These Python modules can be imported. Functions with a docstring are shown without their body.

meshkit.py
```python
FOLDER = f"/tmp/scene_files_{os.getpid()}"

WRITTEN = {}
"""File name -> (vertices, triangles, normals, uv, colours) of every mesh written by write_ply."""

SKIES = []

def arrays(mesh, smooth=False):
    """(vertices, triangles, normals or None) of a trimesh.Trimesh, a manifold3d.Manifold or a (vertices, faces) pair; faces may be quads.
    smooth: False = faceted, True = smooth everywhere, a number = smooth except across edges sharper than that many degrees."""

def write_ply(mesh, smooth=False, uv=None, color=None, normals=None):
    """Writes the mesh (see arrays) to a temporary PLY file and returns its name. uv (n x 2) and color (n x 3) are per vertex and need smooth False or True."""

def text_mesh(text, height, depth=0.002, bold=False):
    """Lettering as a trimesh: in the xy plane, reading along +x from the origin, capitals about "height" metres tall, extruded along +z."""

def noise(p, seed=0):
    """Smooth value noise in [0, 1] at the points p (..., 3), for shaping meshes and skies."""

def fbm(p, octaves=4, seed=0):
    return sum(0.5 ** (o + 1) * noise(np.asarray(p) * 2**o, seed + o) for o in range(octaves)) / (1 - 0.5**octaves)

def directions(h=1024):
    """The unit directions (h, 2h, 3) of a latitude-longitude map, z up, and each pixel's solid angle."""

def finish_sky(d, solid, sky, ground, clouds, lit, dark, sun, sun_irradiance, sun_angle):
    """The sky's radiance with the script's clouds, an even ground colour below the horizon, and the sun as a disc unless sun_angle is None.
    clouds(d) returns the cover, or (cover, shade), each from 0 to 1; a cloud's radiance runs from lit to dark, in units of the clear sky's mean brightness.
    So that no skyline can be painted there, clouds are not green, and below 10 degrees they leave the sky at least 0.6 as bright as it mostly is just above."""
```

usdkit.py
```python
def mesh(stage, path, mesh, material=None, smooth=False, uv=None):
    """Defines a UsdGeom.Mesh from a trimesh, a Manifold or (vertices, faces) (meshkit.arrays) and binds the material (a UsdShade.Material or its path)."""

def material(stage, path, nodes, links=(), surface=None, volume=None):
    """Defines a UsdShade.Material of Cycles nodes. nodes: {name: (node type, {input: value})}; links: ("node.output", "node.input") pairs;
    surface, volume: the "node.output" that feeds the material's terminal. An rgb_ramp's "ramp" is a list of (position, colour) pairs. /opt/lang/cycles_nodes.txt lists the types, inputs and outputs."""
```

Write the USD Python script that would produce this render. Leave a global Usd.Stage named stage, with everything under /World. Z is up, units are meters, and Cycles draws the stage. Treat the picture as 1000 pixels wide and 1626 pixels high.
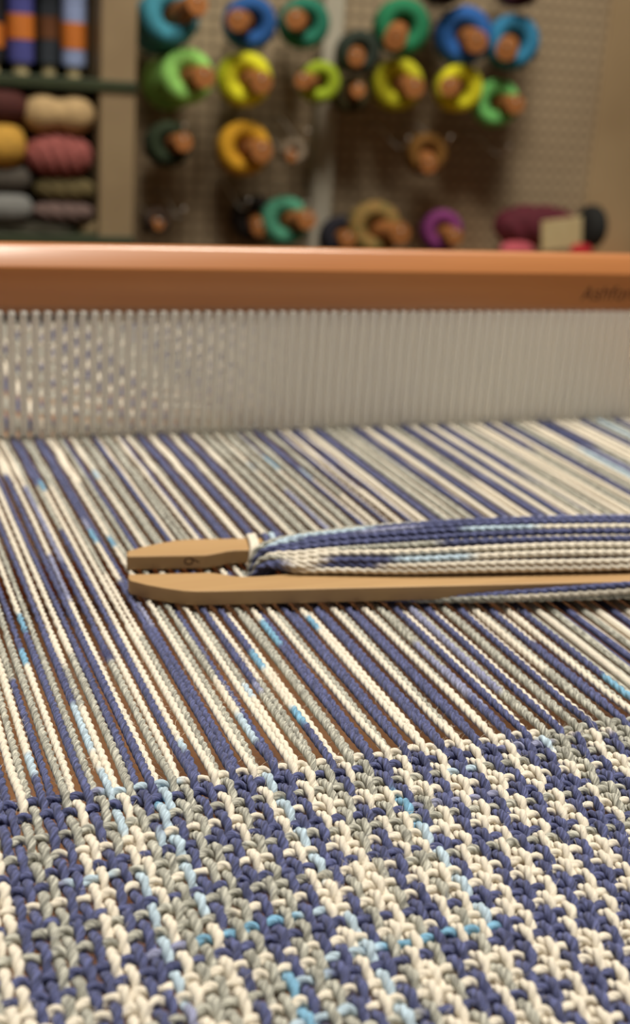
import math
import numpy as np
import trimesh
import usdkit
import meshkit
from shapely.geometry import Polygon
from pxr import Usd, UsdGeom, UsdLux, UsdShade, Gf, Sdf, Vt

stage = Usd.Stage.CreateInMemory()
UsdGeom.SetStageUpAxis(stage, 'Z')
UsdGeom.SetStageMetersPerUnit(stage, 1.0)
UsdGeom.Xform.Define(stage, '/World')
UsdGeom.Scope.Define(stage, '/World/Looks')

# ------------------------------------------------------------------ camera
# The loom is laid out in "sett units": one unit = one reed dent (two warp ends) = 5.08 mm.
# x runs along the weft, y from the weaver to the heddle, z up; the warp plane is z = 0.
S, Z0 = 0.00508, 0.85
FPX, YAW, PIT, ROL = 2041.9, 0.38497, 0.32996, 0.0711
CAM = np.array([-7.446, -51.588, 32.067])
_fw = np.array([math.sin(YAW) * math.cos(PIT), math.cos(YAW) * math.cos(PIT), -math.sin(PIT)])
_rt = np.array([math.cos(YAW), -math.sin(YAW), 0.0])
_up = np.cross(_rt, _fw)
_r2 = _rt * math.cos(ROL) + _up * math.sin(ROL)
_u2 = -_rt * math.sin(ROL) + _up * math.cos(ROL)
FOCUS = 62.5           # sett units along the view axis
APERTURE_MM = 3.6
EXPOSURE = 0.0
cam = UsdGeom.Camera.Define(stage, '/World/camera')
cam.CreateHorizontalApertureAttr(36.0)
cam.CreateVerticalApertureAttr(36.0 * 1.626)
cam.CreateFocalLengthAttr(36.0 * FPX / 1000.0)
cam.CreateFStopAttr(36.0 * FPX / 1000.0 / APERTURE_MM)
cam.CreateFocusDistanceAttr(FOCUS * S)
cam.CreateClippingRangeAttr(Gf.Vec2f(0.01, 50.0))
cam.CreateExposureAttr(EXPOSURE)
def W(p):
    p = np.asarray(p, float) * S
    return p + np.array([0, 0, Z0])
_c = W(CAM)
cam.AddTransformOp().Set(Gf.Matrix4d(*[float(v) for v in (*_r2, 0, *_u2, 0, *(-_fw), 0, *_c, 1)]))

# ------------------------------------------------------------------ light
dome = UsdLux.DomeLight.Define(stage, '/World/room_light')
dome.CreateColorAttr(Gf.Vec3f(1.0, 0.88, 0.70))
dome.CreateIntensityAttr(0.02)
def ceiling_lamp(path, pos, size, rot, power, color):
    l = UsdLux.RectLight.Define(stage, path)
    l.CreateWidthAttr(size[0]); l.CreateHeightAttr(size[1])
    l.CreateIntensityAttr(power); l.CreateColorAttr(Gf.Vec3f(*color))
    x = UsdGeom.Xformable(l)
    x.AddTranslateOp().Set(Gf.Vec3d(*pos)); x.AddRotateXYZOp().Set(Gf.Vec3f(*rot))
    return l
ceiling_lamp('/World/ceiling_lamp', (0.03, -0.02, 2.35), (0.40, 0.40), (0, 0, 0), 48.0, (1.0, 0.945, 0.84))
ceiling_lamp('/World/ceiling_lamp_001', (0.55, 0.50, 2.35), (0.40, 0.40), (0, 0, 0), 40.0, (1.0, 0.925, 0.81))

# ------------------------------------------------------------------ helpers
def pz(px, py, z=0.0):
    d = _fw + _r2 * (px - 500) / FPX - _u2 * (py - 813) / FPX
    return CAM + d * (z - CAM[2]) / d[2]
def py_(px, py, Y):
    d = _fw + _r2 * (px - 500) / FPX - _u2 * (py - 813) / FPX
    return CAM + d * (Y - CAM[1]) / d[1]
def lin(c):
    c = np.asarray(c, float) / 255.0
    return np.where(c <= 0.04045, c / 12.92, ((c + 0.055) / 1.055) ** 2.4)
_names = {}
def path_for(name, parent):
    base = (str(parent.GetPath()) if parent is not None else '/World') + '/' + name
    n = _names.get(base, 0); _names[base] = n + 1
    return base if n == 0 else f'{base}_{n:03d}'
def put(name, v, f, material, parent=None, smooth=False, uv=None, color=None, units=True):
    """one Mesh prim; v in sett units relative to the parent thing's base"""
    v = np.asarray(v, float)
    if parent is not None:
        v = v - _base[str(parent.GetPath()).split('/')[2]]
        vw = v * S
    else:
        vw = W(v)
    path = path_for(name, parent)
    if uv is None and color is None:
        m = usdkit.mesh(stage, path, (vw, f), material, smooth)
    else:
        m = usdkit.mesh(stage, path, (vw, f), material, True, uv=uv)
        if color is not None:
            mv = np.array([MARL[int(np.argmin(((DK - c) ** 2).sum(1)))] for c in color[::7]]); mv = np.repeat(mv, 7)[:len(color)]
            UsdGeom.PrimvarsAPI(m).CreatePrimvar('yarn_marl', Sdf.ValueTypeNames.Float3Array, 'vertex').Set(Vt.Vec3fArray.FromNumpy(np.repeat(mv[:, None], 3, 1).astype(np.float32)))
            UsdGeom.PrimvarsAPI(m).CreatePrimvar('yarn_color', Sdf.ValueTypeNames.Float3Array, 'vertex').Set(Vt.Vec3fArray.FromNumpy(np.asarray(color, np.float32)))
    return m.GetPrim()
_base = {}
def thing(name, label, cat, base=(0, 0, 0), group=None, kind=None):
    path = path_for(name, None)
    x = UsdGeom.Xform.Define(stage, path)
    x.AddTranslateOp().Set(Gf.Vec3d(*W(base)))
    _base[path.split('/')[2]] = np.asarray(base, float)
    return tag(x.GetPrim(), label, cat, group, kind)
def tag(p, label=None, cat=None, group=None, kind=None):
    for k, v in (('label', label), ('category', cat), ('group', group), ('kind', kind)):
        if v: p.SetCustomDataByKey(k, v)
    return p
def box(x0, x1, y0, y1, z0, z1, b=0.0):
    """box with chamfered edges as (v, f)"""
    if b <= 0:
        m = trimesh.creation.box([x1 - x0, y1 - y0, z1 - z0]); m.apply_translation([(x0 + x1) / 2, (y0 + y1) / 2, (z0 + z1) / 2])
        return np.array(m.vertices), np.array(m.faces)
    pts = []
    for sx in (0, 1):
        for sy in (0, 1):
            for sz in (0, 1):
                c = np.array([(x0, x1)[sx], (y0, y1)[sy], (z0, z1)[sz]])
                d = np.array([1 - 2 * sx, 1 - 2 * sy, 1 - 2 * sz]) * b
                for k in range(3):
                    q = c + d; q[k] = c[k]; pts.append(q)
    m = trimesh.Trimesh(pts).convex_hull if False else trimesh.convex.convex_hull(np.array(pts))
    return np.array(m.vertices), np.array(m.faces)
def cat_mesh(*ms):
    V, F, n = [], [], 0
    for v, f in ms:
        V.append(v); F.append(np.asarray(f) + n); n += len(v)
    return np.vstack(V), np.vstack(F)
def frames(P):
    T = np.gradient(P, axis=0); T /= np.linalg.norm(T, axis=1, keepdims=True)
    N = np.zeros_like(P); up = np.array([0, 0, 1.0]) if abs(T[0, 2]) < 0.9 else np.array([1.0, 0, 0])
    n = np.cross(T[0], up); n /= np.linalg.norm(n)
    for i in range(len(P)):
        n = n - T[i] * (n @ T[i]); n /= np.linalg.norm(n); N[i] = n
    return T, N, np.cross(T, N)
def tube(P, R, sides=8, ply=0, depth=0.16, twist=0.0, phase=0.0, caps=True):
    """sweeps a round or plied (lobed, twisting) section along P. Returns v, f, uv"""
    P = np.asarray(P, float); n = len(P)
    T, N, B = frames(P)
    s = np.concatenate([[0], np.cumsum(np.linalg.norm(np.diff(P, axis=0), axis=1))])
    R = np.broadcast_to(np.asarray(R, float), (n,))
    th = np.linspace(0, 2 * np.pi, sides + 1)
    if ply:
        a = np.mod(th, 2 * np.pi / ply) - np.pi / ply
        d = 0.5 if ply > 2 else 0.46
        q = 1 - d
        prof = d * np.cos(a) + np.sqrt(np.maximum(q * q - (d * np.sin(a)) ** 2, 0.0))
        prof = 1 - (1 - prof) * depth / max(1 - prof.min(), 1e-6)
    else:
        prof = np.ones(sides + 1)
    ang = th[None, :] + phase + (2 * np.pi * s / twist if twist else 0 * s)[:, None]
    V = P[:, None, :] + (R[:, None] * prof[None, :])[..., None] * (np.cos(ang)[..., None] * N[:, None, :] + np.sin(ang)[..., None] * B[:, None, :])
    k = sides + 1
    i, j = np.meshgrid(np.arange(n - 1), np.arange(sides), indexing='ij')
    a = (i * k + j).ravel(); b = a + 1; c = a + k; e = c + 1
    F = np.vstack([np.stack([a, c, b], 1), np.stack([b, c, e], 1)])
    uv = np.stack([np.broadcast_to(th / (2 * np.pi), (n, k)), np.broadcast_to(s[:, None], (n, k))], -1).reshape(-1, 2)
    V = V.reshape(-1, 3)
    if caps:
        m = len(V)
        V = np.vstack([V, P[:1], P[-1:]]); uv = np.vstack([uv, [[0.5, 0]], [[0.5, s[-1]]]])
        j = np.arange(sides)
        F = np.vstack([F, np.stack([np.full(sides, m), j, j + 1], 1), np.stack([np.full(sides, m + 1), (n - 1) * k + j + 1, (n - 1) * k + j], 1)])
    return V, F, uv
def fix(v, f):
    m = trimesh.Trimesh(v, f, process=True); m.fix_normals()
    return np.array(m.vertices), np.array(m.faces)
def lathe(profile, origin, axis, n=36):
    """revolves (r, a) pairs about the axis through origin"""
    axis = np.asarray(axis, float); axis = axis / np.linalg.norm(axis)
    x = np.cross(axis, [0, 0, 1.0] if abs(axis[2]) < 0.9 else [1.0, 0, 0]); x /= np.linalg.norm(x); y = np.cross(axis, x)
    pr = np.asarray(profile, float); th = np.linspace(0, 2 * np.pi, n, endpoint=False)
    V = np.asarray(origin)[None, None] + pr[:, 1][:, None, None] * axis + pr[:, 0][:, None, None] * (np.cos(th)[None, :, None] * x + np.sin(th)[None, :, None] * y)
    m = len(pr); i, j = np.meshgrid(np.arange(m - 1), np.arange(n), indexing='ij'); j2 = (j + 1) % n
    a, b, c, d = (i * n + j).ravel(), (i * n + j2).ravel(), ((i + 1) * n + j).ravel(), ((i + 1) * n + j2).ravel()
    return fix(V.reshape(-1, 3), np.vstack([np.stack([a, b, c], 1), np.stack([b, d, c], 1)]))
def spline(pts, n):
    from scipy.interpolate import CubicSpline
    pts = np.asarray(pts, float); s = np.concatenate([[0], np.cumsum(np.linalg.norm(np.diff(pts, axis=0), axis=1))])
    return CubicSpline(s, pts)(np.linspace(0, s[-1], n))

# ------------------------------------------------------------------ materials
def mat(name, nodes, links, surface='p.BSDF'):
    return usdkit.material(stage, '/World/Looks/' + name, nodes, links, surface=surface)
def plain(name, srgb, rough=0.6, **kw):
    return mat(name, {'p': ('principled_bsdf', {'base_color': lin(srgb), 'roughness': rough, **kw})}, [])
def mottled(name, a, b, scale=40, rough=0.7, bump=0.0, **kw):
    nodes = {'t': ('texture_coordinate', {}), 'n': ('noise_texture', {'scale': scale, 'detail': 4.0}), 'r': ('rgb_ramp', {'ramp': [(0.3, lin(a)), (0.7, lin(b))]}), 'p': ('principled_bsdf', {'roughness': rough, **kw})}
    links = [('t.object', 'n.vector'), ('n.fac', 'r.fac'), ('r.color', 'p.base_color')]
    if bump:
        nodes['b'] = ('bump', {'strength': bump, 'distance': 0.002}); links += [('n.fac', 'b.height'), ('b.normal', 'p.normal')]
    return mat(name, nodes, links)
def wood(name, a, b, scale=(3, 60, 60), rough=0.45, bump=0.08, **kw):
    return mat(name, {'t': ('texture_coordinate', {}), 'm': ('mapping', {'scale': scale}), 'n': ('noise_texture', {'scale': 1.0, 'detail': 5.0, 'distortion': 0.6}),
                      'm2': ('mapping', {'scale': tuple(4.0 * q for q in scale)}), 'n2': ('noise_texture', {'scale': 1.0, 'detail': 3.0}),
                      'x': ('mix_float', {'fac': 0.35}),
                      'r': ('rgb_ramp', {'ramp': [(0.3, lin(a)), (0.68, lin(b))]}), 'bu': ('bump', {'strength': bump, 'distance': 0.0006}), 'p': ('principled_bsdf', {'roughness': rough, **kw})},
               [('t.object', 'm.vector'), ('m.vector', 'n.vector'), ('t.object', 'm2.vector'), ('m2.vector', 'n2.vector'), ('n.fac', 'x.a'), ('n2.fac', 'x.b'), ('x.result', 'r.fac'), ('r.color', 'p.base_color'), ('x.result', 'bu.height'), ('bu.normal', 'p.normal')])
# dyed yarn: the dye is stored along each strand, the fibres are a fine streak in it
M_YARN = mat('dyed_yarn', {
    'c': ('attribute', {'attribute': 'yarn_color'}), 'uv': ('attribute', {'attribute': 'st'}), 'am': ('attribute', {'attribute': 'yarn_marl'}), 'bw': ('rgb_to_bw', {}),
    'm': ('mapping', {'scale': (26.0, 2.2, 1.0)}), 'n': ('noise_texture', {'scale': 1.0, 'detail': 3.0, 'roughness': 0.6}),
    'm3': ('mapping', {'scale': (9.0, 1.5, 1.0)}), 'n3': ('noise_texture', {'scale': 1.0, 'detail': 4.0, 'roughness': 0.65}),
    'r': ('rgb_ramp', {'ramp': [(0.3, (.80, .80, .80)), (0.7, (1.08, 1.08, 1.08))]}), 'r3': ('rgb_ramp', {'ramp': [(0.38, (.0, .0, .0)), (0.5, (0.95, 0.95, 0.95)), (0.62, (2.3, 2.3, 2.3))]}),
    'x': ('mix', {'mix_type': 'multiply', 'fac': 1.0}), 'x3': ('mix', {'mix_type': 'multiply'}),
    'b': ('bump', {'strength': 0.5, 'distance': 0.0004}), 'p': ('principled_bsdf', {'roughness': 0.85, 'specular_ior_level': 0.25, 'sheen_weight': 0.12, 'sheen_roughness': 0.5})},
    [('uv.vector', 'm.vector'), ('m.vector', 'n.vector'), ('uv.vector', 'm3.vector'), ('m3.vector', 'n3.vector'), ('n.fac', 'r.fac'), ('n3.fac', 'r3.fac'), ('am.color', 'bw.color'), ('bw.val', 'x3.fac'),
     ('c.color', 'x3.color1'), ('r3.color', 'x3.color2'), ('x3.color', 'x.color1'), ('r.color', 'x.color2'), ('x.color', 'p.base_color'), ('n.fac', 'b.height'), ('b.normal', 'p.normal')])
M_BAR = wood('beech_bar', (162, 100, 54), (180, 118, 68), (2.2, 70, 70), 0.38, coat_weight=0.6, coat_roughness=0.2)
M_SHUTTLE = wood('maple_shuttle', (156, 122, 80), (170, 136, 92), (4, 90, 90), 0.5)
M_LOOM = wood('loom_wood', (190, 128, 80), (206, 146, 94), (60, 3, 60), 0.45)
M_TABLE = wood('table_wood', (152, 106, 72), (178, 132, 92), (2.5, 40, 40), 0.5)
M_PLASTIC = plain('reed_plastic', (253, 245, 224), 0.4, subsurface_weight=0.75, subsurface_scale=0.010, subsurface_radius=(1.0, 0.92, 0.8))
M_INK = plain('branded_ink', (74, 42, 22), 0.8)
M_CARD = mottled('brown_cardboard', (150, 92, 42), (164, 104, 50), 300, 0.85)
M_WIRE = plain('bright_wire', (206, 200, 190), 0.35, metallic=0.6)
M_CREAM = mottled('cream_paint', (136, 116, 86), (146, 126, 94), 20, 0.6)
M_GREEN = mottled('dark_green_paint', (38, 48, 24), (48, 58, 30), 60, 0.6)
M_BACK = plain('cupboard_dark', (44, 34, 26), 0.8)
M_PAPER = mottled('cream_paper', (196, 176, 128), (206, 188, 142), 60, 0.8)
M_FLOOR = wood('floor_boards', (120, 84, 54), (140, 100, 66), (2, 30, 30), 0.5)
M_PEG = mat('pegboard', {'g': ('geometry', {}), 'm': ('mapping', {'scale': (1.0, 0.0, 1.0)}), 'v': ('voronoi_texture', {'scale': 60.0, 'randomness': 0.0}), 'h': ('rgb_ramp', {'ramp': [(0.21, (.34, .32, .29)), (0.26, (1, 1, 1))]}),
                         'n': ('noise_texture', {'scale': 5.0, 'detail': 4.0}), 'r': ('rgb_ramp', {'ramp': [(0.3, lin((154, 134, 106))), (0.7, lin((170, 150, 120)))]}), 'x': ('mix', {'mix_type': 'multiply', 'fac': 1.0}),
                         'p': ('principled_bsdf', {'roughness': 0.75})}, [('g.position', 'm.vector'), ('m.vector', 'v.vector'), ('v.distance', 'h.fac'), ('g.position', 'n.vector'), ('n.fac', 'r.fac'), ('r.color', 'x.color1'), ('h.color', 'x.color2'), ('x.color', 'p.base_color')])
M_HOLE = plain('hole_shadow', (58, 46, 36), 0.9)
_yarnmats = {}
def yarn_mat(c, c2=None):
    k = (tuple(c), tuple(c2) if c2 else None)
    if k not in _yarnmats:
        c = np.array(c); d = np.array(c2) if c2 else np.clip(c * 1.08, 0, 255)
        _yarnmats[k] = mottled(f'wound_yarn_{len(_yarnmats):02d}', c * 0.92 if not c2 else c, d, 140, 0.85, 0.3)
    return _yarnmats[k]

# ------------------------------------------------------------------ setting
YW = 275.0            # the pegboard wall
FLOOR = -Z0 / S
tag(put('floor', *box(-420, 560, -420, YW, FLOOR - 8, FLOOR), M_FLOOR), 'brown board floor below the worktable', 'floor', kind='structure')
ZT = -17.0            # table top
tag(put('wall_back', *box(-420, 560, YW, YW + 6, FLOOR, 330), M_PEG), 'taupe perforated pegboard wall behind the loom', 'wall', kind='structure')

# worktable under the loom
tb = thing('worktable', 'warm brown wooden worktable seen through the gaps of the warp', 'table', (32, 40, FLOOR))
put('tabletop', *box(-60, 130, -60, 165, ZT - 6, ZT, 0.8), M_TABLE, tb)
for x in (-54, 118):
    for y in (-54, 153):
        put('leg', *box(x, x + 11, y, y + 11, FLOOR, ZT - 6, 0.6), M_TABLE, tb)

# ------------------------------------------------------------------ loom frame
XL, XR = -11.0, 76.0
lm = thing('rigid_heddle_loom', 'wooden rigid heddle loom frame carrying the striped warp', 'loom', (32, 40, ZT))
for x in (XL - 6, XR + 3):
    put('side_rail', *box(x, x + 3, -48, 118, -9, -1.2, 0.3), M_LOOM, lm)
    put('foot', *box(x - .5, x + 3.5, -44, -38, ZT, -9, 0.3), M_LOOM, lm)
    put('foot', *box(x - .5, x + 3.5, 106, 112, ZT, -9, 0.3), M_LOOM, lm)
    put('heddle_block', *box(x - .3, x + 3.3, 52.5, 62.5, -1.2, 4.0, 0.25), M_LOOM, lm)
put('back_beam', *box(XL - 6, XR + 6, 104, 109, -7, -.25, 0.9), M_BAR, lm)
put('front_beam', *box(XL - 6, XR + 6, -40, -35, -7, -.45, 0.9), M_BAR, lm)

# ------------------------------------------------------------------ heddle
YH = 57.2
hd = thing('rigid_heddle', 'beech topped heddle with a comb of cream plastic teeth', 'heddle', (32, YH, -12))
def bar_profile(z0, z1, flip=False):
    # (y, z) section of the heddle bar: flat front, broad rounded shoulder
    h = z1 - z0
    a = [(-1.9, 0.95), (-1.75, 0.6), (-1.2, 0.08), (-1.0, 0.0), (1.0, 0.0), (1.2, 0.08), (1.75, 0.6), (1.9, 0.95), (1.9, h - 1.95), (1.78, h - 1.65), (0.8, h - 0.32), (0.45, h - 0.08), (0.1, h), (-0.1, h), (-0.45, h - 0.08), (-0.8, h - 0.32), (-1.78, h - 1.65), (-1.9, h - 1.95)]
    return [(y, z0 + z) if not flip else (y, z1 - z) for y, z in a]
def prism_x(sec, x0, x1):
    sec = np.array(sec); n = len(sec)
    V = np.vstack([np.c_[np.full(n, x0), sec], np.c_[np.full(n, x1), sec]])
    j = np.arange(n); k = (j + 1) % n
    F = np.vstack([np.stack([j, k, j + n], 1), np.stack([k, k + n, j + n], 1)])
    c = len(V); V = np.vstack([V, [[x0, *sec.mean(0)]], [[x1, *sec.mean(0)]]])
    F = np.vstack([F, np.stack([np.full(n, c), k, j], 1), np.stack([np.full(n, c + 1), j + n, k + n], 1)])
    return fix(V, F)
def shift_y(m, dy):
    v, f = m; v = v.copy(); v[:, 1] += dy; return v, f
top_bar = put('top_bar', *shift_y(prism_x(bar_profile(10.97, 16.85), XL - 5, XR + 5), YH + 1.6), M_BAR, hd, smooth=35)
put('bottom_bar', *shift_y(prism_x(bar_profile(-15.5, -11.0, True), XL - 5, XR + 5), YH + 1.6), M_BAR, hd, smooth=35)
# stamped lettering on the front of the top bar
def stamp(text, height, depth, origin, xdir, ydir, shear=0.0):
    m = meshkit.text_mesh(text, height, depth)
    v = np.array(m.vertices); v[:, 0] += shear * v[:, 1]
    xdir, ydir = np.asarray(xdir, float), np.asarray(ydir, float); nd = np.cross(xdir, ydir)
    return np.asarray(origin) + v[:, :1] * xdir + v[:, 1:2] * ydir + v[:, 2:] * nd, np.array(m.faces)
yf = YH + 1.6 - 1.9
o = py_(921, 476, yf)
put('stamped_lettering', *stamp('Ashford', 1.3, 0.02, (o[0], yf - 0.005, o[2]), (1, 0, 0), (0, 0, 1), 0.25), M_INK, top_bar)
tooth = []
DW, DD = 0.28, 0.66     # half width, half depth of a tooth
for k in range(int(XL) - 1, int(XR) + 2):
    x = float(k)
    t = cat_mesh(box(x - DW, x + DW, YH - DD, YH + DD, 0.62, 11.4, 0.09), box(x - DW, x + DW, YH - DD, YH + DD, -11.4, -0.42, 0.09),
                 box(x - 0.36, x - 0.27, YH - DD, YH + DD, -0.5, 0.7), box(x + 0.27, x + 0.36, YH - DD, YH + DD, -0.5, 0.7))
    put('tooth', *t, M_PLASTIC, hd)

# ------------------------------------------------------------------ dyes
DYE = {'W': (226, 217, 200), 'G': (168, 167, 156), 'B': (80, 85, 123), 'L': (178, 198, 212), 'C': (118, 166, 196), 'V': (136, 139, 168), 'P': (226, 212, 200)}
DYE = {k: lin(v) for k, v in DYE.items()}
DK = np.array(list(DYE.values())); MARL = [{'W': 0.06, 'G': 0.5, 'B': 0.5, 'L': 0.25, 'C': 0.3, 'V': 0.4, 'P': 0.1}[k] for k in DYE]
rng = np.random.default_rng(7)
def runs(text, pos, soft=0.28):
    """text: 'B 12 L 8.5 W' = B for positions above 12, L from 12 down to 8.5, W below. Returns linear colours at pos."""
    tok = text.split(); cols = [DYE[c] for c in tok[0::2]]; at = [float(a) for a in tok[1::2]]
    out = np.broadcast_to(cols[0], (len(pos), 3)).copy()
    for a, c in zip(at, cols[1:]):
        t = np.clip((a - pos) / soft * 0.5 + 0.5, 0, 1)[:, None]
        out = out * (1 - t) + c * t
    return out
WARP = {  # index = dent (whole: lies over the first pick; .5: lies under it); runs from the heddle (57) towards the weaver
 0: 'W -1.7 G', .5: 'G', 1: 'W 3.5 L 1.4 B', 1.5: 'G 12 B', 2: 'G -4.7 W', 2.5: 'B 15.6 C 13.6 W', 3: 'W 20 C 17.5 B', 3.5: 'G -5.5 B', 4: 'B 8 L 3 W 1.2 L -4.2 W -6.6 L -15.5 V',
 4.5: 'W 13 G 8 W', 5: 'W 14 G', 5.5: 'B -4.6 L -6 G', 6: 'W 47 B -1.5 C -2.4 L -10.5 W', 6.5: 'W 30 V 22 W 0 L -2.8 B', 7: 'W 44 V 28 B 12.5 G', 7.5: 'G 40 W -.3 G', 8: 'B 44 G 34 B -14.5 C', 8.5: 'B 46 C 43.5 W 3.5 L 2.5 B',
 9: 'G 44 W 34 W -8.2 G', 9.5: 'G 26 W 16 G', 10: 'B 36 V 33.6 C 31 W 24 B', 10.5: 'B 22 V 17 B', 11: 'W 32 C 30 W', 11.5: 'W 45 G -1 L -9.5 W -12 L', 12: 'G 9 W 5 L 2 B', 12.5: 'B -9.5 G',
 13: 'W 47 L 45 W', 13.5: 'G 8.6 L 7 W', 14: 'G 30 B 8.2 V 7 G', 14.5: 'G 26 W 9 G -7 B', 15: 'B 12 C 9.7 W 5 C 3.2 B', 15.5: 'W 38 W', 16: 'G', 16.5: 'G -3.8 W', 17: 'W 16 C 12.5 B -3.6 C -7 L -14 B', 17.5: 'B',
 18: 'W -4.2 G -6 W', 18.5: 'G -1 W', 19: 'B', 19.5: 'B', 20: 'W 16 C 14 W', 20.5: 'W', 21: 'B', 21.5: 'B', 22: 'W', 22.5: 'G 2 W', 23: 'B', 23.5: 'B', 24: 'W', 24.5: 'G 6 W', 25: 'G 11 V 4 B', 25.5: 'G 8 V 3 B',
 26: 'G 20 B', 26.5: 'W 48 L 46 W -1 L -2.2 W', 27: 'G 40 V 4 G', 27.5: 'G', 28: 'G 30 B', 28.5: 'B 50 C 46 W -1.2 B', 29: 'G -1 W', 29.5: 'G -1 W', 30: 'B', 30.5: 'B 46 L 43 W -1.5 B', 31: 'G 38 W 6 G', 31.5: 'G', 32: 'B', 32.5: 'W 10 B -2 B', 33: 'W', 33.5: 'B 40 W 12 G',
 34: 'B 4.5 C 1.6 V', 34.5: 'W 20 G', 35: 'W', 35.5: 'G', 36: 'B 20 G', 36.5: 'B', 37: 'G 20 B', 37.5: 'W', 38: 'G', 38.5: 'W', 39: 'G 15 W', 39.5: 'B', 40: 'B', 40.5: 'W', 41: 'W', 41.5: 'G', 42: 'B 30 G', 42.5: 'B', 43: 'W', 43.5: 'W 46 L 44 W', 44: 'G 40 W', 44.5: 'B',
 45: 'B', 45.5: 'B 44 V 40 B', 46: 'W', 46.5: 'G', 47: 'B', 47.5: 'G 45 W', 48: 'W', 48.5: 'W', 49: 'B 40 G', 49.5: 'B', 50: 'W', 50.5: 'W', 51: 'G', 51.5: 'B 44 G', 52: 'W', 52.5: 'W', 53: 'W', 53.5: 'G', 54: 'B 48 G', 54.5: 'W', 55: 'W', 55.5: 'W', 56: 'B', 56.5: 'B 52 L 46 W', 57: 'G', 57.5: 'G',
 58: 'W', 58.5: 'W', 59: 'W 47 L', 59.5: 'G', 60: 'B 47 V', 60.5: 'B', 61: 'B 48 G', 61.5: 'G', 62: 'W', 62.5: 'W', 63: 'W', 63.5: 'G', 64: 'W', 64.5: 'G 50 W', 65: 'B', 65.5: 'B', 66: 'G', 66.5: 'W', 67: 'L', 67.5: 'W', 68: 'G', 68.5: 'B', 69: 'B', 69.5: 'B', 70: 'W'}
seq = ['B', 'W', 'G', 'W', 'B', 'G']
def warp_runs(x):
    if x in WARP: return WARP[x]
    k = int(round(x * 2)); c = seq[(k // 2 * 5 + k // 7) % 6]
    return c
PICK_L = [-.5, -1.7, -3.45, -4.85, -6.05, -6.95, -8.1, -9.35, -9.95, -11.2, -12.4, -13.45, -14.25, -15.05, -16.1, -17.2, -18.2, -19.3, -20.3, -21.4, -22.4, -23.4, -24.5, -25.5, -26.6]
PICK_R = [-.4, -1.45, -2.8, -4.1, -5.3, -6.2, -7.3, -8.5, -9.2, -10.4, -11.4, -12.4, -13.4, -14.2, -15.1, -16.1, -17.1, -18.1, -19.2, -20.2, -21.2, -22.2, -23.2, -24.3, -25.3]
WEFT = [  # runs along +x, written with falling values of -x: 'B -3 L -7.5 W' = B up to x = 3, L to 7.5, then W
 'B -3 V -3.7 L -7.5 W -17 W -27 G', 'B -24 V -27 G', 'G -20 L -22 G', 'G -1 W', 'B -17 V -22 B', 'B -.3 V -1 L -3 G', 'W', 'B', 'G -12 W -15 G', 'G -7 W', 'B -3 V -5 C -9.5 L -11 W', 'B', 'W', 'W -9.5 L -12 C -17.3 B', 'G -8 L -9.5 B',
 'W', 'W -6.5 L -10 W', 'B -6 G -12 B', 'W', 'G -12 W', 'B', 'W', 'G', 'B', 'W']
def pick_y(j, x):
    t = np.clip(np.asarray(x, float) / 11.0, 0, 1); t = t * t * (3 - 2 * t)
    return PICK_L[j] + (PICK_R[j] - PICK_L[j]) * t
def drift(y):
    return np.where(y < -3, 0.027 * (y + 3), 0.0)
NP = len(PICK_L)
RW, RF = 0.217, 0.205      # yarn radii
AW, AF = 0.25, 0.10        # crossing amplitudes
Y_END = -36.5
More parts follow.
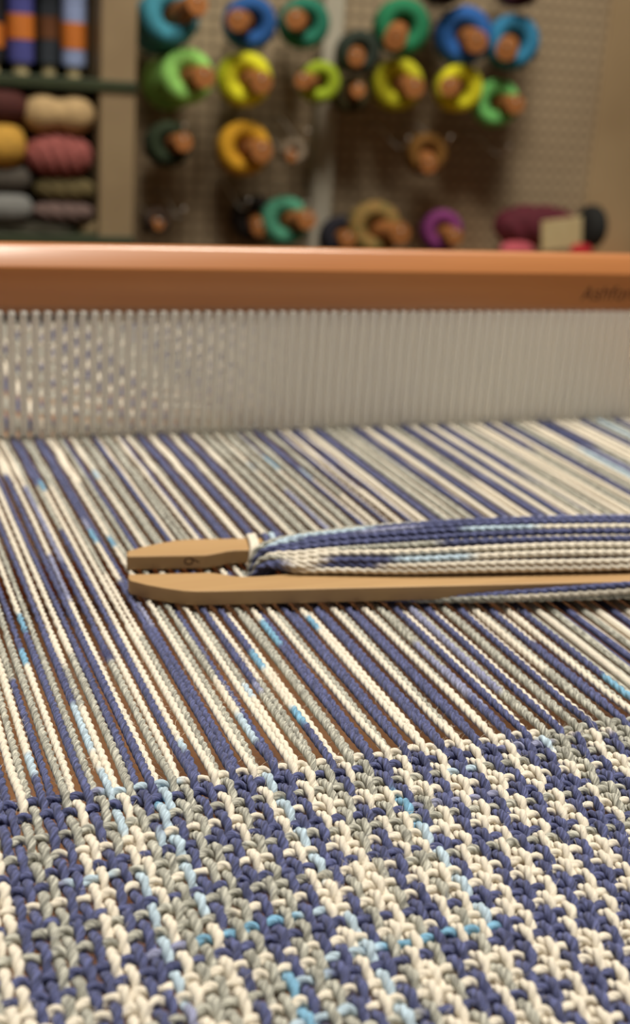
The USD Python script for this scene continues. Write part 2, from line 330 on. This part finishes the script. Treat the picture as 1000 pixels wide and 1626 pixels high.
cl = thing('woven_cloth', 'loosely woven blue, grey and cream cloth with its unwoven warp stretched to the heddle', 'weaving', (32, 0, -1))
FUZZ = []
def smoothstep(t):
    t = np.clip(t, 0, 1); return t * t * (3 - 2 * t)
def warp_path(x, over, detail):
    py = [float(pick_y(j, x)) for j in range(NP)]
    zk = [(AW if (j % 2 == 0) == over else -AW) + rng.normal(0, 0.02) for j in range(NP)]
    xk = [x + rng.normal(0, 0.035) for j in range(NP)]
    if detail == 2: ys = np.concatenate([np.arange(115, 45, -1.2), np.arange(45, 17, -0.45), np.arange(17, -22, -0.125), np.arange(-22, Y_END, -0.5)])
    elif detail == 1: ys = np.concatenate([np.arange(115, 60, -2.0), np.arange(60, 16, -1.0), np.arange(16, -2, -.5), np.arange(-2, Y_END, -0.35)])
    else: ys = np.concatenate([np.arange(115, 2, -3.0), np.arange(2, Y_END, -0.5)])
    zf = 0.16 if over else -0.12
    zz = np.full(len(ys), zf); xx = np.full(len(ys), x)
    # free warp: from the last crossing to the heddle eye or slot, then level over the back beam
    w1 = rng.normal(0, 0.05); ph = rng.uniform(0, 6)
    fr = ys > py[0]
    t = smoothstep((ys - py[0]) / 3.0)
    zz = np.where(fr, zk[0] * (1 - t) + zf * t, zz)
    xx = np.where(fr, xk[0] * (1 - t) + (x + w1 * np.sin(ys * 0.11 + ph) * np.clip((57 - ys) / 20, 0, 1)) * t, xx)
    pyn = np.array(py)
    for j in range(NP - 1):
        m = (ys <= py[j]) & (ys > py[j + 1])
        t = smoothstep((py[j] - ys[m]) / (py[j] - py[j + 1]))
        zz[m] = zk[j] * (1 - t) + zk[j + 1] * t; xx[m] = xk[j] * (1 - t) + xk[j + 1] * t
    m = ys <= py[-1]; zz[m] = zk[-1] * 0; xx[m] = xk[-1]
    back = ys > 60
    zz = np.where(back, zf + (0 - zf) * np.clip((ys - 60) / 44, 0, 1), zz)
    # over the back beam and down; round the front beam and down
    tb_ = np.clip((ys - 108.5) / 6.5, 0, 1); zz = zz - 5.0 * tb_ ** 1.5
    P = np.stack([xx + drift(ys), np.where(ys > 108.5, 108.5 + (ys - 108.5) * 0.25, ys), zz], 1)
    return P, ys
ends = np.arange(-9.0, 74.6, 0.5)
for x in ends:
    over = abs(x - round(x)) < 0.1
    det = 2 if -4 <= x <= 34 else 1 if x <= 46 else 0
    P, ys = warp_path(float(x), over, det)
    R = (RW * 1.10 + rng.normal(0, 0.006)) * (1 + 0.05 * np.sin(ys * 0.8 + rng.uniform(0, 6)))
    R = R * (0.945 + 0.055 * smoothstep((1.5 - ys) / 2.5))
    sides, ply, tw = (16, 2, 1.3) if det == 2 else (8, 0, 0.0)
    v, f, uv = tube(P, R, sides, ply, 0.36, tw, rng.uniform(0, 6.28), caps=True)
    col = runs(warp_runs(float(x)), ys)
    if -3 <= x <= 33:
        for dye in 'WGB':
            k = np.nonzero((np.abs(col - DYE[dye]).sum(1) < 0.02) & (ys > -19) & (ys < 14))[0]
            if len(k): FUZZ.append((P, k, dye))
    col = np.vstack([np.repeat(col, sides + 1, axis=0), col[:1], col[-1:]])
    uv = uv + rng.uniform(0, 50, 2)
    put('warp_yarn', v, f, M_YARN, cl, uv=uv, color=col)
for j in range(NP):
    det_hi, det_lo = (-5.0, 35.0)
    xs = np.concatenate([np.arange(-9.4, det_hi, 0.16), np.arange(det_hi, det_lo, 0.0625), np.arange(det_lo, 74.9, 0.16)])
    kk = np.round(ends * 2).astype(int)
    zk = np.array([(-AF if ((k % 2 == 0) == (j % 2 == 0)) else AF) + rng.normal(0, 0.02) for k in kk])
    yk = rng.normal(0, 0.05, len(ends)) + np.where(zk > 0, 0.03, -0.03)
    t = np.clip((xs - ends[0]) / 0.5, 0, len(ends) - 1.0001); i = t.astype(int); t = t - i
    ts = smoothstep(t)
    z = zk[i] * (1 - ts) + zk[i + 1] * ts
    y = pick_y(j, xs) + yk[i] * (1 - ts) + yk[i + 1] * ts
    P = np.stack([xs + drift(y), y, z], 1)
    R = RF * (1 + 0.05 * np.sin(xs * 1.3 + j))
    v, f, uv = tube(P, R, 16, 2, 0.30, 1.4, rng.uniform(0, 6.28), caps=True)
    col = runs(WEFT[j], -xs, 0.2)
    for dye in 'WGB':
        k = np.nonzero((np.abs(col - DYE[dye]).sum(1) < 0.02) & (xs > -3) & (xs < 33))[0]
        if len(k): FUZZ.append((P, k, dye))
    col = np.vstack([np.repeat(col, 17, axis=0), col[:1], col[-1:]])
    put('weft_yarn', v, f, M_YARN, cl, uv=uv + rng.uniform(0, 50, 2), color=col)

# loose fibres standing off the yarn
def fuzz(dye, count, seed):
    g = np.random.default_rng(seed); roots = [q for q in FUZZ if q[2] == dye]
    pts = []
    for _ in range(count):
        P, f, _d = roots[g.integers(len(roots))]
        k = f[g.integers(len(f))]; p = P[k]; tn = P[min(k + 1, len(P) - 1)] - P[max(k - 1, 0)]; tn /= np.linalg.norm(tn)
        a = g.uniform(-0.4, math.pi + 0.4); sd = np.cross(tn, [0, 0, 1.0]); sd /= np.linalg.norm(sd); up = np.cross(sd, tn)
        d = math.cos(a) * sd + math.sin(a) * up
        L = g.uniform(0.12, 0.42); b = g.normal(0, 1, 3) * 0.5; dr = d * g.uniform(.25, .9) + tn * g.normal(0, .8)
        q0 = p + d * 0.19
        for t in (0, .33, .66, 1): pts.append(q0 + dr * L * t + b * L * t * t * .6)
    pts = (np.array(pts) - _base['woven_cloth']) * S
    path = path_for('fibre_fuzz', cl)
    c = UsdGeom.BasisCurves.Define(stage, path)
    c.CreateTypeAttr('cubic'); c.CreateBasisAttr('catmullRom'); c.CreateWrapAttr('pinned')
    c.CreateCurveVertexCountsAttr(Vt.IntArray.FromNumpy(np.full(count, 4, np.int32)))
    c.CreatePointsAttr(Vt.Vec3fArray.FromNumpy(pts.astype(np.float32)))
    c.CreateWidthsAttr(Vt.FloatArray.FromNumpy(np.full(len(pts), 0.010 * S, np.float32))); c.SetWidthsInterpolation('vertex')
    UsdShade.MaterialBindingAPI.Apply(c.GetPrim()).Bind(plain('loose_fibre_' + {'W': 'cream', 'G': 'grey', 'B': 'blue'}[dye], {'W': (238, 229, 211), 'G': (158, 155, 144), 'B': (88, 90, 134)}[dye], 0.8))
    tag(c.GetPrim(), kind='stuff')
fuzz('W', 5000, 1); fuzz('G', 6000, 2); fuzz('B', 7000, 3)

# ------------------------------------------------------------------ stick shuttle
SH_O = np.array([10.45, 23.85, 0.34]); SH_A = math.radians(-11.4); SH_T = math.radians(1.4)
_su = np.array([math.cos(SH_A) * math.cos(SH_T), math.sin(SH_A) * math.cos(SH_T), math.sin(SH_T)])
_sv = np.array([-math.sin(SH_A), math.cos(SH_A), 0.0]); _sw = np.cross(_su, _sv)
def SHP(p):
    p = np.asarray(p, float); return SH_O + p[..., :1] * _su + p[..., 1:2] * _sv + p[..., 2:3] * _sw
SL, STH = 58.0, 1.0
half = [(0.0, -1.66), (0.05, -2.5), (0.5, -3.0), (1.6, -3.85), (3.6, -4.5), (6.0, -4.62), (SL / 2, -4.62)]
def bez(a, b, c, n=8):
    t = np.linspace(0, 1, n)[:, None]; a, b, c = map(np.array, (a, b, c))
    return [tuple(q) for q in (1 - t) ** 2 * a + 2 * t * (1 - t) * b + t ** 2 * c]
near = [(0.0, -1.62), (0.02, -2.35), (0.15, -2.62), (1.1, -3.32), (2.2, -3.94), (3.3, -4.42), (4.1, -4.58), (5.2, -4.62)]
far = [(u, -v) for u, v in near]
slot_near = [(0.12, -1.52), (5.0, -1.5)] + bez((5.2, -1.52), (5.9, -1.75), (6.6, -2.15), 6) + bez((7.2, -2.3), (11.5, -2.4), (12.0, 0.0), 10)
slot_far = [(u, -v) for u, v in slot_near][::-1][1:]
left = near[::-1] + slot_near + slot_far + far           # walks from near edge round the fork to the far edge
right = [(SL - u, v) for u, v in left][::-1]
outline = Polygon(left + right)
if not outline.is_valid: outline = outline.buffer(0)
def bevel_extrude(poly, z0, z1, b):
    poly = trimesh.path.polygons.Polygon(poly.exterior.coords) if False else poly
    c = np.array(poly.exterior.coords)[:-1]
    if Polygon(c).exterior.is_ccw is False: c = c[::-1]
    e = np.roll(c, -1, 0) - c; nrm = np.stack([e[:, 1], -e[:, 0]], 1); nrm /= np.linalg.norm(nrm, axis=1, keepdims=True)
    nv = nrm + np.roll(nrm, 1, 0); nv /= np.maximum((nv * nv).sum(1, keepdims=True) / 2, 0.5)
    n = len(c); rings = []
    for inset, z in ((b, z0), (b * .3, z0 + b * .3), (0, z0 + b), (0, z1 - b), (b * .3, z1 - b * .3), (b, z1)):
        rings.append(np.c_[c - nv * inset, np.full(n, z)])
    V = np.vstack(rings); F = []
    j = np.arange(n); k = (j + 1) % n
    for r in range(5):
        F += [np.stack([r * n + j, r * n + k, (r + 1) * n + j], 1), np.stack([r * n + k, (r + 1) * n + k, (r + 1) * n + j], 1)]
    v2, f2 = trimesh.creation.triangulate_polygon(Polygon(rings[0][:, :2]), engine='earcut')
    from scipy.spatial import cKDTree
    idx = cKDTree(rings[0][:, :2]).query(v2)[1]
    f2 = idx[f2]
    F += [f2[:, ::-1] if True else f2, f2 + 5 * n]
    return fix(V, np.vstack(F))
sh = thing('stick_shuttle', 'flat pale wooden stick shuttle with a forked end lying across the warp', 'shuttle', tuple(SH_O))
v, f = bevel_extrude(outline, 0.0, STH, 0.13)
body = put('shuttle_body', SHP(v), f, M_SHUTTLE, sh, smooth=30)
o = SHP([4.15, 1.5 - 0.012, 0.17])
put('stamped_mark', *stamp('9', 1.35, 0.012, SHP(np.array([4.75, 1.5 + 0.006, 0.2]))  , _sw * 0.62, -_su * 0.75), M_INK, body)

# ------------------------------------------------------------------ yarn wound on the shuttle
wy = thing('shuttle_yarn', 'blue and cream yarn wound lengthwise through the forks of the stick shuttle', 'yarn', tuple(SH_O))
def strand(pts, colour, n=260, name='yarn_strand', soft=0.6):
    P = SHP(spline(pts, n))
    v, f, uv = tube(P, 0.23, 16, 2, 0.34, 1.3, rng.uniform(0, 6.28))
    u = spline(pts, n)[:, 0]
    col = runs(colour, -u, soft); col = np.vstack([np.repeat(col, 17, axis=0), col[:1], col[-1:]])
    put(name, v, f, M_YARN, wy, uv=uv + rng.uniform(0, 50, 2), color=col)
def top_strand(phi, colour, scale=1.0, v_slot=None, u0=9.0):
    """phi: 0 = near edge of the pile, pi = far edge"""
    pts = []
    c = math.cos(phi); s = math.sin(phi)
    vs = v_slot if v_slot is not None else -1.35 * c
    pts += [(u0 - .9, vs * .75, -0.1), (u0 - .75, vs * .8, 0.45), (u0 - .35, vs * .95, 1.1 + .55 * s)]
    for u in (10.3, 12, 16, 22, 29, 36, 42, 46):
        g = math.sin(math.pi * np.clip((u - 8) / (SL - 16), 0, 1)) ** 0.48
        hw = (1.5 + 1.9 * g) * scale; hh = (0.25 + 1.95 * g) * scale
        pts.append((u, -hw * c + 0.15 * g + rng.normal(0, .04), STH + 0.2 + hh * s * 1.0 + rng.normal(0, .03)))
    e = SL - u0
    pts += [(e + .2, vs * .9, 1.05), (e + .75, vs * .8, 0.45), (e + .9, vs * .75, -0.1)]
    strand(pts, colour)
L1 = [(0.10, 'B -10.4 W'), (0.30, 'B -10.2 W -12 B -16 W'), (0.50, 'B -10 W -12.5 B -17 L -22 W'), (0.72, 'G -10 W'), (0.92, 'W -13 G -20 B'), (1.14, 'B'), (1.36, 'B -22 L -27 W'), (1.60, 'L -11 B -15 V -19 B'), (1.86, 'L -16 B'), (2.14, 'G -20 B -26 V'), (2.45, 'G -18 V -24 G'), (2.75, 'W -14 G')]
for i, (phi, c) in enumerate(L1): top_strand(phi, c, 1.0, u0=8.8 + 0.3 * (i % 3))
for i, phi in enumerate((0.25, 0.7, 1.2, 1.7, 2.2, 2.7)): top_strand(phi, 'BGWB'[i % 4], 0.72, u0=9.6 + 0.3 * (i % 2))
for i, phi in enumerate((0.6, 1.5, 2.4)): top_strand(phi, 'B', 0.42, u0=10.0)
# loops round the neck of the far prong
def loop(u, colour, tilt=0.0, grow=0.0):
    a = np.linspace(-0.6, 2 * np.pi - 0.6, 15)
    pts = [(u + tilt * math.sin(t), 3.4 + (1.42 + grow) * np.sign(math.cos(t)) * abs(math.cos(t)) ** .6, 0.52 + (0.72 + grow * .6) * np.sign(math.sin(t)) * abs(math.sin(t)) ** .6) for t in a]
    pts = np.array(pts); pts[:, 2] = np.maximum(pts[:, 2], -0.05)
    P = SHP(spline(pts, 90)); v, f, uv = tube(P, 0.215, 15, 3, 0.2, 1.65)
    col = np.tile(DYE[colour], (len(v), 1)); put('yarn_loop', v, f, M_YARN, wy, uv=uv, color=col)
loop(8.25, 'W', 0.15); loop(8.75, 'W', -0.1, .05); loop(9.25, 'B', 0.2, .05); loop(9.8, 'L', 0.1, .12); loop(10.3, 'B', -.1, .1)
# the turns that run along the near edge
for k, (zz, vv, c) in enumerate([(0.98, -4.95, 'B'), (0.55, -5.05, 'G -24 W'), (0.16, -5.0, 'G'), (0.12, -4.6, 'B')]):
    strand([(8.8 + .2 * k, -1.3, 0.1), (10.5, -2.2, -.12), (14, -3.4 + .1 * k, -.16), (18, -4.15, -0.1), (22, vv + .28, zz * 0.25), (27, vv + .06, zz * 0.62), (33, vv, zz), (40, vv, zz), (48, -3.0, -0.1), (49.5, -1.3, 0.0)], c)

# ------------------------------------------------------------------ spools on the pegboard
def spool(label, front, dia, core, colour, length=15.0, c2=None, cored=36, Yf=YW - 24, back=(-9, 2), stick=7.0):
    dia *= .99
    A = py_(*front, Yf); K = py_(front[0] + back[0], front[1] + back[1], Yf + length)
    ax = A - K; ax /= np.linalg.norm(ax)
    B = py_(*core, Yf - stick)                                   # the loose tube leans in the bore of the wound yarn
    Q = A - ax * length * .8; tx = B - Q; tx /= np.linalg.norm(tx)
    depth = (A - CAM) @ _fw; R = dia / 2 / FPX * depth; rc = cored / 2 / FPX * depth
    rc = min(rc, R * 0.40); rh = max(R * 0.28, rc * .78)
    t = thing('yarn_spool', label, 'yarn spool', tuple(A), 'yarn spools on the pegboard')
    L = length; e = (R - rh) / 2
    prof = [(rh, -L), (R * .92, -L)]
    ys = np.linspace(-L + .4, -e * 1.25, 26)
    prof += [(R * (1 - .012 * (i % 2)), y) for i, y in enumerate(ys)]
    prof += [(R - e + e * math.cos(q), e * 1.25 * (math.sin(q) - 1)) for q in np.linspace(0.15, math.pi, 14)]
    prof += [(rh, -L)]
    put('wound_yarn', *lathe(prof, A, ax), yarn_mat(colour, c2), t, smooth=45)
    ri = rc * .16; s = np.linalg.norm(B - Q)
    put('cardboard_tube', *lathe([(ri, -2.0), (rc, -2.0), (rc, s - .15), (rc * .93, s), (ri, s), (ri, -2.0)], Q, tx, 28), M_CARD, t, smooth=45)
    return Q, B, tx, rc
SP = []
def sp(*a, **k): SP.append((a[0], spool(*a, **k)))
sp('cyan blue yarn spool in the top row beside the bookcase', (275, 22), 96, (314, 6), (60, 140, 160), 16, back=(-26, 20))
sp('royal blue yarn spool in the top row left of the wall batten', (400, 36), 84, (377, 32), (26, 82, 146), 15)
sp('jade green yarn spool hanging against the wall batten', (486, 36), 80, (469, 30), (26, 112, 88), 15)
sp('light apple green yarn spool with a long body, below the cyan one', (303, 119), 88, (325, 122), (156, 222, 112), 19, back=(-38, 14))
sp('lemon yellow yarn spool between the apple green and olive ones', (392, 125), 86, (416, 131), (222, 220, 34), 12)
sp('olive lime yarn spool with its cardboard tube tipped left', (510, 130), 66, (481, 128), (146, 168, 26), 12)
sp('very dark green yarn spool under the apple green one', (270, 228), 72, (292, 226), (30, 44, 18), 14, cored=30)
sp('mustard yellow yarn spool under the lemon yellow one', (390, 235), 86, (416, 240), (204, 150, 26), 12)
sp('almost empty yarn spool with a grey beige wrap under the olive one', (468, 240), 42, (463, 249), (132, 118, 98), 8, cored=38)
sp('emerald green yarn spool in the top row right of the wall batten', (641, 42), 89, (627, 62), (26, 122, 80), 15)
sp('blackish green yarn spool half hidden left of the emerald one', (572, 82), 68, (566, 92), (34, 46, 36), 14, cored=28, Yf=YW - 20)
sp('cobalt blue yarn spool in the top row', (738, 56), 92, (757, 66), (32, 92, 164), 14)
sp('sky blue yarn spool at the right end of the top row', (816, 66), 86, (804, 79), (44, 126, 166), 14)
sp('dull olive yarn spool hanging just right of the wall batten', (560, 150), 58, (569, 143), (60, 54, 20), 12, cored=34, Yf=YW - 20)
sp('greenish yellow yarn spool right of the wall batten', (634, 133), 82, (658, 139), (190, 188, 28), 13)
sp('bright yellow yarn spool with its tube tipped left', (731, 139), 75, (713, 137), (226, 220, 30), 13)
sp('mint green yarn spool at the right end of the second row', (790, 163), 74, (819, 166), (112, 192, 104), 13)
sp('brown mustard yarn spool alone in the third row on the right', (680, 244), 66, (681, 263), (112, 74, 14), 10, cored=32)
sp('sea green yarn spool just above the heddle bar', (456, 350), 78, (488, 349), (70, 142, 112), 10)
sp('bare brown cardboard spool just above the heddle bar at the left', (252, 350), 40, (252, 357), (58, 42, 30), 9, cored=36)
sp('black brown yarn spool behind the sea green one', (408, 346), 72, (412, 362), (30, 22, 18), 10, cored=26, Yf=YW - 14)
sp('variegated olive and tan yarn spool just above the heddle bar', (598, 362), 88, (637, 372), (84, 92, 40), 10, (160, 116, 62))
sp('purple yarn spool just above the heddle bar', (704, 366), 68, (722, 376), (118, 44, 104), 10, cored=34)
sp('navy black yarn spool left of the variegated one', (545, 374), 66, (552, 380), (24, 22, 34), 10, cored=26, Yf=YW - 16)
sp('dark aubergine yarn spool cut by the top of the picture', (706, -34), 84, (718, -36), (38, 18, 24), 14)
sp('dark maroon yarn spool cut by the top right of the picture', (826, -30), 80, (838, -28), (62, 20, 30), 14)
# hooks: a wire prong through each tube, and the empty ones with bright tips
def hook(label, p0, p1, r=0.22, knob=0.42):
    t = thing('peg_hook', label, 'hook', tuple(p0), 'wire hooks on the pegboard')
    q = np.array([p0, (p0 + p1) / 2 + [0, 0, -.1], p1 + [0, .8, -.1], p1 + [0, 0, .9]])
    v, f, _ = tube(spline(q, 20), r, 8); put('wire', v, f, M_WIRE, t, smooth=60)
    m = trimesh.creation.icosphere(2, knob); put('tip', np.array(m.vertices) + p1 + [0, 0, 1.0], np.array(m.faces), M_WIRE, t, smooth=True)
for lab, (A, B, ax, rc) in SP:
    hook('wire hook inside the ' + lab.split(' spool')[0] + ' spool', np.array([A[0], YW, A[2]]), B - ax * .2)
for lab, (px, py) in [('left of the mustard spool', (293, 200)), ('above the bare cardboard spool', (292, 332)), ('between the bare cardboard and sea green spools', (395, 318)), ('on the wall batten under the olive spool', (489, 208)),
                      ('on the wall batten above the sea green spool', (486, 322)), ('left of the brown mustard spool', (649, 220)), ('right of the brown mustard spool', (715, 218)), ('below the mint green spool', (808, 232))]:
    p1 = py_(px, py, YW - 26); hook('empty wire hook ' + lab, np.array([p1[0], YW, p1[2] + .3]), p1 - [0, 0, 1])
# battens on the pegboard
a, b = py_(502, 60, YW), py_(533, 60, YW)
tag(put('trim_1', *box(a[0], b[0], YW - 5, YW, -95, 260, .2), mottled('pale_batten', (170, 162, 144), (186, 178, 160), 8)), 'pale vertical batten on the pegboard between the two groups of spools', 'batten', kind='structure')
a, b = py_(962, 60, YW), py_(1075, 60, YW)
tag(put('trim_2', *box(a[0], b[0], YW - 1.2, YW, -95, 260, .2), mottled('tan_batten', (150, 126, 92), (172, 148, 112), 5)), 'tan vertical board on the pegboard at the right edge', 'board', kind='structure')

# ------------------------------------------------------------------ bookcase with yarn at the left
YB = 236.0
bx = py_(172, 250, YB)[0]
x1, x2 = py_(158, 250, YB)[0], py_(214, 250, YB)[0]
zs = [py_(100, 132, YB)[2], py_(100, 382, YB)[2]]
bc = thing('bookcase', 'cream open bookcase with dark green shelves at the left', 'bookcase', (x1 - 30, YB + 18, FLOOR))
BXL = x1 - 70
zt = 60
put('side_panel', *box(x1, x1 + 3, YB + 3, YW - 1, FLOOR, zt, .3), M_CREAM, bc)
put('front_post', *box(x1, x2, YB, YB + 3, FLOOR, zt, .3), M_CREAM, bc)
put('side_panel', *box(BXL - 6, BXL, YB, YW - 1, FLOOR, zt, .3), M_CREAM, bc)
put('back_panel', *box(BXL, x1, YW - 2.2, YW - 1, FLOOR, zt), M_BACK, bc)
for z in (zs[1] - 82, zs[1] - 41, zs[1], zs[0], zt - 3):
    put('shelf', *cat_mesh(box(BXL - 6, x1 + 3.1, YB + 2.9, YW - 1.1, z - 1.2, z + 1.2, .25), box(BXL - 6, x2 + .2, YB - .6, YB + 3.2, z - 1.2, z + 1.2, .25)), M_GREEN, bc)
def skein(name, label, cat, c, rx, rz, colour, lobes=5, twist=1.2, pinch=0.0, c2=None, tilt=0.0, group=None):
    """a lying ball or twisted skein: axis along x, radii rx (half length) and rz"""
    n = 40; t = np.linspace(-1, 1, n)
    R = rz * np.sqrt(np.maximum(1 - np.abs(t) ** 3.0, 0.02)) * (1 - pinch * np.exp(-(t / .3) ** 2))
    P = np.stack([t * rx * math.cos(tilt), 0 * t, t * rx * math.sin(tilt)], 1) + np.asarray(c)
    v, f, _ = tube(P, R, 40, lobes, 0.16, twist * 2 * rx if twist else 0)
    T = thing(name, label, cat, tuple(np.asarray(c) - [0, 0, rz]), group)
    put('yarn_windings', v, f, yarn_mat(colour, c2), T, smooth=60)
    return T
def at(px, py, Y=YB + 3): return py_(px, py, Y)
def upx(w, Y=YB + 3): 
    return w / FPX * ((py_(100, 250, Y) - CAM) @ _fw)
skein('yarn_ball', 'pale cream yarn ball pinched in the middle on the bookcase shelf', 'yarn', at(92, 180), upx(58), upx(33), (178, 150, 106), 0, 0, 0.22)
skein('yarn_skein', 'dusty rose twisted skein under the pale cream ball', 'yarn', at(93, 247), upx(54), upx(34), (124, 60, 56), 5, .9, 0, (158, 88, 82))
skein('yarn_skein', 'dull olive skein in the stack under the rose one', 'yarn', at(103, 300), upx(50), upx(20), (92, 80, 46), 5, 1.1)
skein('yarn_skein', 'greyish mauve skein at the bottom of the bookcase stack', 'yarn', at(100, 336), upx(50), upx(18), (104, 84, 78), 5, 1.1)
skein('yarn_ball', 'golden yellow yarn ball at the left edge of the shelf', 'yarn', at(-2, 230), upx(42), upx(36), (186, 142, 54), 0, 0)
skein('yarn_ball', 'dark maroon yarn ball above the golden yellow one', 'yarn', at(0, 166), upx(44), upx(30), (70, 26, 20), 0, 0)
skein('yarn_ball', 'charcoal grey yarn ball under the golden yellow one', 'yarn', at(10, 284), upx(40), upx(22), (70, 64, 56), 0, 0)
skein('yarn_ball', 'silver grey yarn ball at the bottom left of the bookcase', 'yarn', at(8, 330), upx(44), upx(26), (116, 116, 112), 0, 0)
skein('yarn_skein', 'dark olive skein along the bottom shelf of the bookcase', 'yarn', at(40, 365), upx(80), upx(14), (48, 44, 30), 4, 1.2)
skein('yarn_ball', 'small beige yarn ball in the lower right corner of the bookcase', 'yarn', at(143, 362, YB + 5), upx(22), upx(14), (150, 130, 96), 0, 0)
M_BAND = plain('orange_band', (196, 112, 40), 0.6)
def cone(label, px, w, colour, band, Y=YB + 9):
    z0 = zs[0] + 1.2; b = py_(px, 112, Y); r = upx(w, Y) / 2
    t = thing('yarn_tube', label, 'yarn tube', (b[0], Y, z0), 'yarn tubes on the top shelf')
    zb0, zb1 = py_(px, band[1], Y)[2], py_(px, band[0], Y)[2]
    o = np.array([b[0], Y, z0])
    put('cardboard_tube', *lathe([(0.01, 0), (r * .6, 0), (r * .6, 34), (0.01, 34)], o, (0, 0, 1), 20), M_PAPER, t, smooth=45)
    put('wound_yarn', *lathe([(r * .6, 2.2), (r * .95, 2.3), (r, 3.0), (r, 31), (r * .9, 32), (r * .6, 32)], o, (0, 0, 1), 24), yarn_mat(colour), t, smooth=45)
    put('paper_band', *lathe([(r * 1.0, zb0 - z0), (r * 1.05, zb0 - z0), (r * 1.05, zb1 - z0), (r * 1.0, zb1 - z0)], o, (0, 0, 1), 24), M_BAND if colour != (52, 58, 66) else plain('dull_band', (112, 68, 36), .6), t, smooth=45)
cone('violet blue yarn tube with an orange band on the top shelf', 33, 40, (70, 72, 140), (22, 62))
cone('slate grey yarn tube with a dull brown band', 78, 36, (52, 58, 66), (26, 62), YB + 14)
cone('pale blue yarn tube with an orange band next to the bookcase side', 117, 38, (140, 156, 196), (36, 78))
cone('near black yarn tube with an orange band at the picture edge', -14, 38, (30, 30, 36), (36, 74))

# ------------------------------------------------------------------ skeins on the ledge at the right
zl = py_(860, 410, YW - 10)[2]
la, lb = py_(730, 400, YW - 10)[0], py_(1000, 400, YW - 10)[0]
lg = thing('wall_ledge', 'narrow wooden ledge on the pegboard under the labelled crimson skein', 'shelf', (la, YW, zl - 1.5))
put('ledge_board', *box(la - 4, lb + 6, YW - 22, YW, zl - 1.5, zl, .2), M_LOOM, lg)
def at2(px, py): return py_(px, py, YW - 12)
d = YW - 12
t = skein('yarn_skein', 'dark crimson skein with a cream paper label above the heddle bar', 'yarn', at2(850, 360), upx(86, d), upx(40, d), (104, 28, 44), 4, 1.0, 0, (70, 18, 30))
c = at2(872, 366) - [0, upx(44, d), 0]; w, h = upx(42, d), upx(27, d)
v, f = box(-w, w, -.3, .3, -h, h, .1); ca, sa = math.cos(.13), math.sin(.13)
v = np.stack([v[:, 0] * ca - v[:, 2] * sa, v[:, 1], v[:, 0] * sa + v[:, 2] * ca], 1) + c
put('paper_label', v, f, M_PAPER, t)
skein('yarn_ball', 'black yarn ball right of the labelled crimson skein', 'yarn', py_(938, 360, YW - 14), upx(22, d), upx(40, d), (26, 26, 24), 0, 0)
skein('yarn_ball', 'rose pink yarn ball partly hidden by the heddle bar', 'yarn', py_(820, 398, YW - 24), upx(34, d), upx(16, d), (190, 84, 96), 0, 0)
skein('yarn_ball', 'bright red yarn ball partly hidden by the heddle bar', 'yarn', py_(922, 400, YW - 24), upx(22, d), upx(15, d), (176, 32, 40), 0, 0)
